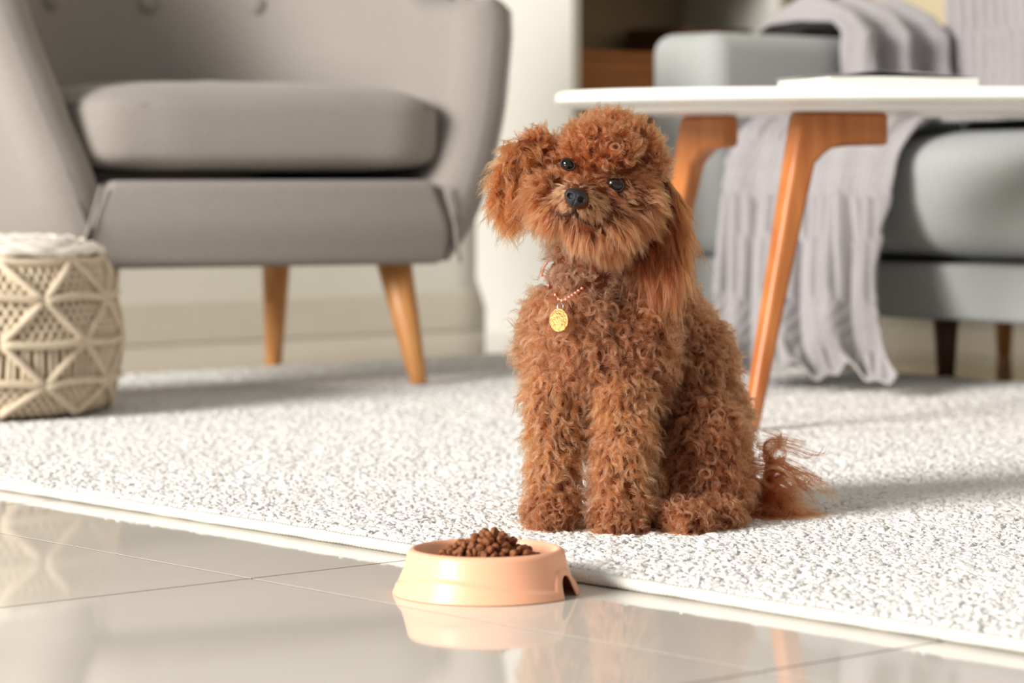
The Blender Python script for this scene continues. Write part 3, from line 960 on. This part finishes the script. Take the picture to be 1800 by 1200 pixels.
# ---- coat
# region: length, curl radius, turns, lift, droop, clump width, locks per m2, strands per lock, colours (dark, light)
RED = ((.42, .135, .042), (.66, .27, .105))
BRN = ((.30, .118, .056), (.56, .27, .145))
FUR = {
    'topknot':  (.0190, .0030, 1.30, .66, .15, .0022, 90000, 13, ((0.1202, 0.0275, 0.0073), (0.2474, 0.0753, 0.0243))),
    'face':     (.0150, .0018, .90, .50, .30, .0022, 130000, 12, ((0.1131, 0.0268, 0.0073), (0.2403, 0.0753, 0.0255))),
    'muzzle':   (.0165, .0013, .65, .36, .40, .0020, 135000, 12, ((0.1596, 0.0517, 0.0167), (0.3420, 0.1558, 0.0684))),
    'cheek':    (.0210, .0022, 1.0, .42, .60, .0022, 110000, 13, ((0.1202, 0.0319, 0.0091), (0.2686, 0.0958, 0.0346))),
    'chin':     (.0190, .0018, .90, .42, .75, .0022, 88000, 13, ((0.1202, 0.0319, 0.0091), (0.2544, 0.0862, 0.0316))),
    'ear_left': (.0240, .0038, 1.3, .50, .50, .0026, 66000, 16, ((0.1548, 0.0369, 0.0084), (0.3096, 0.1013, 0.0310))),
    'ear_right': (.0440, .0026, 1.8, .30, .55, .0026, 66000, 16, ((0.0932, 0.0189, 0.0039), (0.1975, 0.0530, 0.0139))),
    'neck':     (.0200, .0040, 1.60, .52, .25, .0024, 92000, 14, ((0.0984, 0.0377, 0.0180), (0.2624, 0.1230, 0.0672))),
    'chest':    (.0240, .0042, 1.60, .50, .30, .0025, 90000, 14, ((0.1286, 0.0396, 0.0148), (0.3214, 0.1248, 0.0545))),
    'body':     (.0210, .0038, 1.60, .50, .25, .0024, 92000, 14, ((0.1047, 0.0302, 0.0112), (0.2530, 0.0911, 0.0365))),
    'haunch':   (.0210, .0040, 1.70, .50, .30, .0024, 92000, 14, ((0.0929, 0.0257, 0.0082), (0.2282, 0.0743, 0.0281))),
    'leg':      (.0200, .0033, 1.35, .48, .45, .0025, 90000, 14, ((0.1701, 0.0528, 0.0184), (0.3802, 0.1509, 0.0619))),
    'paw':      (.0140, .0033, 1.50, .55, .40, .0020, 95000, 13, ((0.1100, 0.0312, 0.0109), (0.2601, 0.0867, 0.0326))),
    'tail':     (.0680, .0120, 1.0, .10, .9, .0026, 150000, 18, ((.13, .030, .009), (.27, .072, .024))),
}
REG = list(FUR)
# region of every triangle: nearest body piece
tc_ = co[tri].mean(1)
best = np.full(NT, 1e9); reg = np.zeros(NT, int)
for x, y, z, rx, ry, rz, rl, rg in DOG:
    a_ = math.radians(rl); ca_, sa_ = math.cos(a_), math.sin(a_)
    d = tc_ - np.array((x, y, z))
    lx = (ca_ * d[:, 0] - sa_ * d[:, 2]) / rx; lz = (sa_ * d[:, 0] + ca_ * d[:, 2]) / rz; ly = d[:, 1] / ry
    q = (np.sqrt(lx * lx + ly * ly + lz * lz) - 1) * min(rx, ry, rz)
    mk = q < best; best[mk] = q[mk]; reg[mk] = REG.index(rg)
e1 = co[tri[:, 1]] - co[tri[:, 0]]; e2 = co[tri[:, 2]] - co[tri[:, 0]]
area_ = .5 * np.linalg.norm(np.cross(e1, e2), axis=1)
par = np.array([FUR[r][:8] for r in REG])
dens = par[reg, 6] * area_
# the coat on the far side, turned away from the room, is cut from fewer locks
back = (vn[tri].mean(1)[:, 1] > .45)
dens = np.where(back, dens * .6, dens)
cnt = RNG.poisson(dens)
ti = np.repeat(np.arange(NT), cnt)
NLK = len(ti)
r1, r2 = RNG.random(NLK), RNG.random(NLK)
sq = np.sqrt(r1); bc_ = np.column_stack([1 - sq, sq * (1 - r2), sq * r2])
root = (co[tri[ti]] * bc_[:, :, None]).sum(1)
nrm = (vn[tri[ti]] * bc_[:, :, None]).sum(1); nrm /= np.linalg.norm(nrm, axis=1, keepdims=True)
rg = reg[ti]; P = par[rg]
isr = lambda nm: rg == REG.index(nm)

# combing direction
comb = np.tile(np.array((0., 0., -1.)), (NLK, 1))
hc = np.array((.090, 2.63, .335)); npos = np.array(NOSE)
mz = isr('muzzle') | isr('cheek') | isr('chin') | isr('face')
d = root - (npos + np.array((0, .0, .006)))
d[:, 1] *= .5
d /= np.linalg.norm(d, axis=1, keepdims=True) + 1e-9
comb[mz] = d[mz] + np.array((0, 0, -.35))
tk = isr('topknot'); d = root - np.array((.088, 2.62, .30)); d /= np.linalg.norm(d, axis=1, keepdims=True)
comb[tk] = d[tk] + np.array((0, -.1, .1))
el = isr('ear_left'); comb[el] = np.array((-.28, -.10, -.95))
er = isr('ear_right'); comb[er] = np.array((.06, -.12, -1.0))
bd = isr('body') | isr('haunch') | isr('chest') | isr('neck')
comb[bd] += RNG.normal(0, .55, (bd.sum(), 3))
pw = isr('paw'); comb[pw] += RNG.normal(0, .5, (pw.sum(), 3))
tl = isr('tail')
dt = root - np.array((.235, 2.70, .055)); dt[:, 0] += .02
dt /= np.linalg.norm(dt, axis=1, keepdims=True)
hgt = np.clip((root[:, 2] - .035) / .05, 0, 1)[:, None]
comb[tl] = (dt * .25 + np.array((1.0, -.15, .40)) * (1 - hgt) + np.array((.35, -.1, 1.1)) * hgt)[tl]
comb -= nrm * (comb * nrm).sum(1, keepdims=True) * np.where(er | el, .75, 1.0)[:, None]
comb /= np.linalg.norm(comb, axis=1, keepdims=True) + 1e-9

lift, Lk, rc, turns, droop, wid = P[:, 3].copy(), P[:, 0] * RNG.uniform(.75, 1.22, NLK), P[:, 1] * RNG.uniform(.55, 1.35, NLK), P[:, 2] * RNG.uniform(.6, 1.35, NLK), P[:, 4], P[:, 5]
# short hair round the eyes and on the bridge of the nose
for c, r_ in EYES:
    dist = np.linalg.norm(root - np.array(c), axis=1)
    k = np.clip((dist - .009) / .020, 0, 1)
    sel = ~(el | er)
    Lk[sel] *= (.75 + .25 * k)[sel]; rc[sel] *= (.5 + .5 * k)[sel]
dn = np.linalg.norm(root - npos, axis=1); k = np.clip((dn - .010) / .035, 0, 1)
sel = ~(el | er); Lk[sel] *= (.50 + .50 * k)[sel]
rnd = RNG.normal(0, 1, (NLK, 3)) * np.where(er, .14, np.where(el, .26, np.where(mz, .24, .42)))[:, None]
ax = nrm * lift[:, None] + comb * (1.05 - .45 * lift)[:, None] + rnd
ax /= np.linalg.norm(ax, axis=1, keepdims=True)
rv = RNG.normal(0, 1, (NLK, 3)); u1 = np.cross(ax, rv); u1 /= np.linalg.norm(u1, axis=1, keepdims=True); u2 = np.cross(ax, u1)
hand = np.where(RNG.random(NLK) < .5, -1, 1.); ph0 = RNG.uniform(0, 2 * PI, NLK)
flat = np.where(er | el | mz, .35, RNG.uniform(.5, 1.0, NLK))     # waves lie flatter than ringlets
NP = 11
t = np.linspace(0, 1, NP)
# colours per lock
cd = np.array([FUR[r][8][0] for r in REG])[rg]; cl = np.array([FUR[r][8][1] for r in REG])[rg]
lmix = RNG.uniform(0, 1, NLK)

nch = P[:, 7].astype(int)
ci = np.repeat(np.arange(NLK), nch)
NS = len(ci)
print('locks', NLK, 'strands', NS)
ang = RNG.uniform(0, 2 * PI, NS); rad = np.sqrt(RNG.random(NS)) * wid[ci]
tv1 = np.cross(nrm, u1); tv1 /= np.linalg.norm(tv1, axis=1, keepdims=True) + 1e-9; tv2 = np.cross(nrm, tv1)
off = tv1[ci] * (np.cos(ang) * rad)[:, None] + tv2[ci] * (np.sin(ang) * rad)[:, None]
ls = np.where((er | el)[ci], RNG.uniform(.5, 1.12, NS), RNG.uniform(.72, 1.08, NS))
clump = RNG.uniform(.40, .70, NS); clump = np.where((er | el | mz)[ci], clump - .25, clump)
pj = ph0[ci] + RNG.normal(0, .13, NS)
tj = turns[ci] * RNG.uniform(.94, 1.06, NS)
pos = np.empty((NS, NP, 3), np.float32)
Ls = Lk[ci] * ls
dr = droop[ci]
fr = RNG.normal(0, 1, (NS, 3)) * .00035
for k in range(NP):
    tt = t[k]
    ramp = min(1, tt / .3); ramp = ramp * ramp * (3 - 2 * ramp)
    w_ = 2 * PI * tj * tt * hand[ci] + pj
    # gravity bends the far end down
    q = root[ci] - nrm[ci] * .0022 + off * (1 - clump * tt)[:, None] if np.ndim(clump) else 0
    q = q + ax[ci] * (Ls * tt)[:, None]
    q[:, 2] -= dr * Ls * tt * tt * .55
    q = q + (u1[ci] * np.cos(w_)[:, None] + u2[ci] * (np.sin(w_) * flat[ci])[:, None]) * (rc[ci] * ramp)[:, None]
    q = q + fr * math.sin(tt * 5.1)
    pos[:, k] = q
pos[:, :, 2] = np.maximum(pos[:, :, 2], RUGZ + .0012 + .0012 * RNG.random((NS, 1)))
# keep the view of eyes, nose and tag free: hair there is trimmed away
def hit(c, rx, rz, rl, depth, who):
    ca_, sa_ = math.cos(rl), math.sin(rl)
    idx = np.nonzero(who)[0]
    q = pos[idx]
    dx, dz = q[:, :, 0] - c[0], q[:, :, 2] - c[2]
    lx = (ca_ * dx - sa_ * dz) / rx; lz = (sa_ * dx + ca_ * dz) / rz
    return idx[((lx * lx + lz * lz < 1) & (q[:, :, 1] < c[1] + depth)).any(1)]
def mine(*names):
    return np.isin(rg, [REG.index(n_) for n_ in names])[ci]
ok = np.ones(NS, bool)
def trim(c, rx, rz, rl, depth, who):  # cut back what hangs over, drop what still does
    for f_ in (.55, .55):
        h_ = hit(c, rx, rz, rl, depth, who)
        pos[h_] = pos[h_][:, :1] + (pos[h_] - pos[h_][:, :1]) * f_
    ok[hit(c, rx, rz, rl, depth, who)] = False
hd = mine('topknot', 'face', 'muzzle', 'cheek', 'chin')
# the line of the mouth, found on the muzzle
from mathutils.bvhtree import BVHTree
bvh = BVHTree.FromPolygons([tuple(v) for v in co], [tuple(int(i) for i in f) for f in tri])
def surf(x, z):
    h_ = bvh.ray_cast(Vector((x, 2.3, z)), Vector((0, 1, 0)))
    return h_[0].y if h_[0] else 2.58
def mouth(pts):
    out = []
    for a_, b_ in zip(pts, pts[1:]):
        for k_ in range(5):
            x_ = a_[0] + (b_[0] - a_[0]) * k_ / 5; z_ = a_[1] + (b_[1] - a_[1]) * k_ / 5
            out.append(Vector((x_, surf(x_, z_) + .0003, z_)))
    return out
up_ = np.array([1.0])
for pts in ([(.0560, .3050), (.0535, .2995), (.0455, .2985), (.0380, .3005), (.0340, .3035)], [(.0560, .3050), (.0600, .2965), (.0690, .2905), (.0790, .2880)]):
    ln_ = mouth(pts)
    dchild('lip', tube(ln_, [.0010] * (len(ln_) - 1) + [.0004], 6), M['lid'], 'dark line of the mouth')
    for q_ in ln_[1::2]:
        trim(q_, .0022, .0007, 0, .0005, mine('muzzle', 'chin', 'cheek'))
trim(EYES[0][0], .0041, .0030, roll, .004, hd)
trim(EYES[1][0], .0061, .0044, roll, .004, hd)
trim(NOSE, .0098, .0088, roll, .010, hd)
cb = mine('neck', 'chest', 'body')
TAGC = Vector((.0431, 2.590, .2030)); RINGC = Vector((.0441, 2.590, .2155))
trim(TAGC + Vector((-.002, 0, 0)), .0062, .0112, 0, .006, cb)
trim(RINGC, .0035, .0035, 0, .006, cb)
BEADS = [(0.032, 2.7574, 0.2364), (0.0336, 2.7124, 0.2338), (0.0353, 2.6744, 0.231), (0.0375, 2.6433, 0.228), (0.0398, 2.6191, 0.2248), (0.0427, 2.6018, 0.2214), (0.0456, 2.5915, 0.2208), (0.0492, 2.588, 0.222), (0.0523, 2.5889, 0.2241), (0.0549, 2.5915, 0.2255), (0.0581, 2.5958, 0.2274), (0.0609, 2.6018, 0.2292), (0.0642, 2.6096, 0.231), (0.067, 2.6191, 0.2327), (0.0705, 2.6303, 0.2348), (0.074, 2.6433, 0.2364), (0.0776, 2.658, 0.2385), (0.0813, 2.6744, 0.2406), (0.0848, 2.7292, 0.2428), (0.0842, 2.7422, 0.2451), (0.0832, 2.7549, 0.2472), (0.0818, 2.767, 0.2492), (0.08, 2.7784, 0.2512), (0.0779, 2.7888, 0.2529), (0.0754, 2.7982, 0.2544), (0.0728, 2.8064, 0.2558), (0.0698, 2.8133, 0.2569), (0.0667, 2.8188, 0.2577), (0.0634, 2.8227, 0.2582), (0.0601, 2.8251, 0.2585), (0.0566, 2.8259, 0.2585), (0.0532, 2.8251, 0.2582), (0.0499, 2.8227, 0.2576), (0.0466, 2.8188, 0.2567), (0.0435, 2.8133, 0.2556), (0.0405, 2.8064, 0.2542), (0.0379, 2.7982, 0.2525), (0.0354, 2.7888, 0.2506), (0.0333, 2.7784, 0.2486), (0.0315, 2.767, 0.2463), (0.0301, 2.7549, 0.244), (0.0291, 2.7422, 0.2415), (0.0285, 2.7292, 0.239)]
for k, (x, y, z) in enumerate(BEADS):
    if k % 4 != 3: trim((x, y, z), .0022, .0022, 0, .0015, cb)
sel = np.nonzero(ok)[0]
pos = pos[sel]; ci = ci[sel]; NS = len(sel)
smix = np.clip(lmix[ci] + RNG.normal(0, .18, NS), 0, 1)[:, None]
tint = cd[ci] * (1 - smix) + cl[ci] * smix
hc_ = bpy.data.hair_curves.new('fur')
hc_.add_curves([NP] * NS)
hc_.attributes['position'].data.foreach_set('vector', (pos - np.array(DO, np.float32)).astype(np.float32).ravel())
ra = hc_.attributes.get('radius') or hc_.attributes.new('radius', 'FLOAT', 'POINT')
rad_pt = np.tile(np.interp(t, [0, .7, 1], [.000125, .000115, .00004]), NS).astype(np.float32)
ra.data.foreach_set('value', rad_pt)
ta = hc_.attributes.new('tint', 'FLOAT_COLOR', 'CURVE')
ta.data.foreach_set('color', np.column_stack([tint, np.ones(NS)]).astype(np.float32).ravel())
hc_.materials.append(M['fur'])
fur = bpy.data.objects.new('fur', hc_); COL.objects.link(fur); fur.parent = dog
tag(fur, kind='stuff')

# ================================================================== COLLAR
clr = Thing('collar', 'thin copper bead collar with a gold tag on the poodle', 'collar', (0, 0, 0), world=TAGC)
clr.org = TAGC
bead0 = None
def bead(c):
    global bead0
    if bead0 is None:
        bead0 = clr.part('bead', ellipsoid(TAGC, (.0017, .0017, .0017), 0, 14, 8), M['bead']); o = bead0
    else: o = copy_part(bead0, clr.e)
    o.location = Vector(c) - TAGC
for c in BEADS: bead(c)
clr.part('thread', tube(BEADS + BEADS[:1], .0005, 5, caps=False), M['bead'])
rp_ = [RINGC + Vector((.0026 * math.cos(2 * PI * k / 20), .001 * math.sin(2 * PI * k / 20), .0036 * math.sin(2 * PI * k / 20))) for k in range(21)]
clr.part('ring', tube(rp_, .0006, 8, caps=False), M['steel'], label='steel split ring')
tv, tf = lathe([(.0001, 0), (.0098, 0), (.0106, .0003), (.0106, .0013), (.0098, .0016), (.0088, .0012), (.0001, .0012)], 40)
mt = Matrix.Translation(TAGC) @ Matrix.Rotation(math.radians(-38), 4, 'Z') @ Matrix.Rotation(math.radians(-8), 4, 'Y') @ Matrix.Rotation(PI / 2, 4, 'X')
clr.part('tag', ([tuple(mt @ Vector(v)) for v in tv], tf), M['gold'], sharp=50, label='round gold tag')
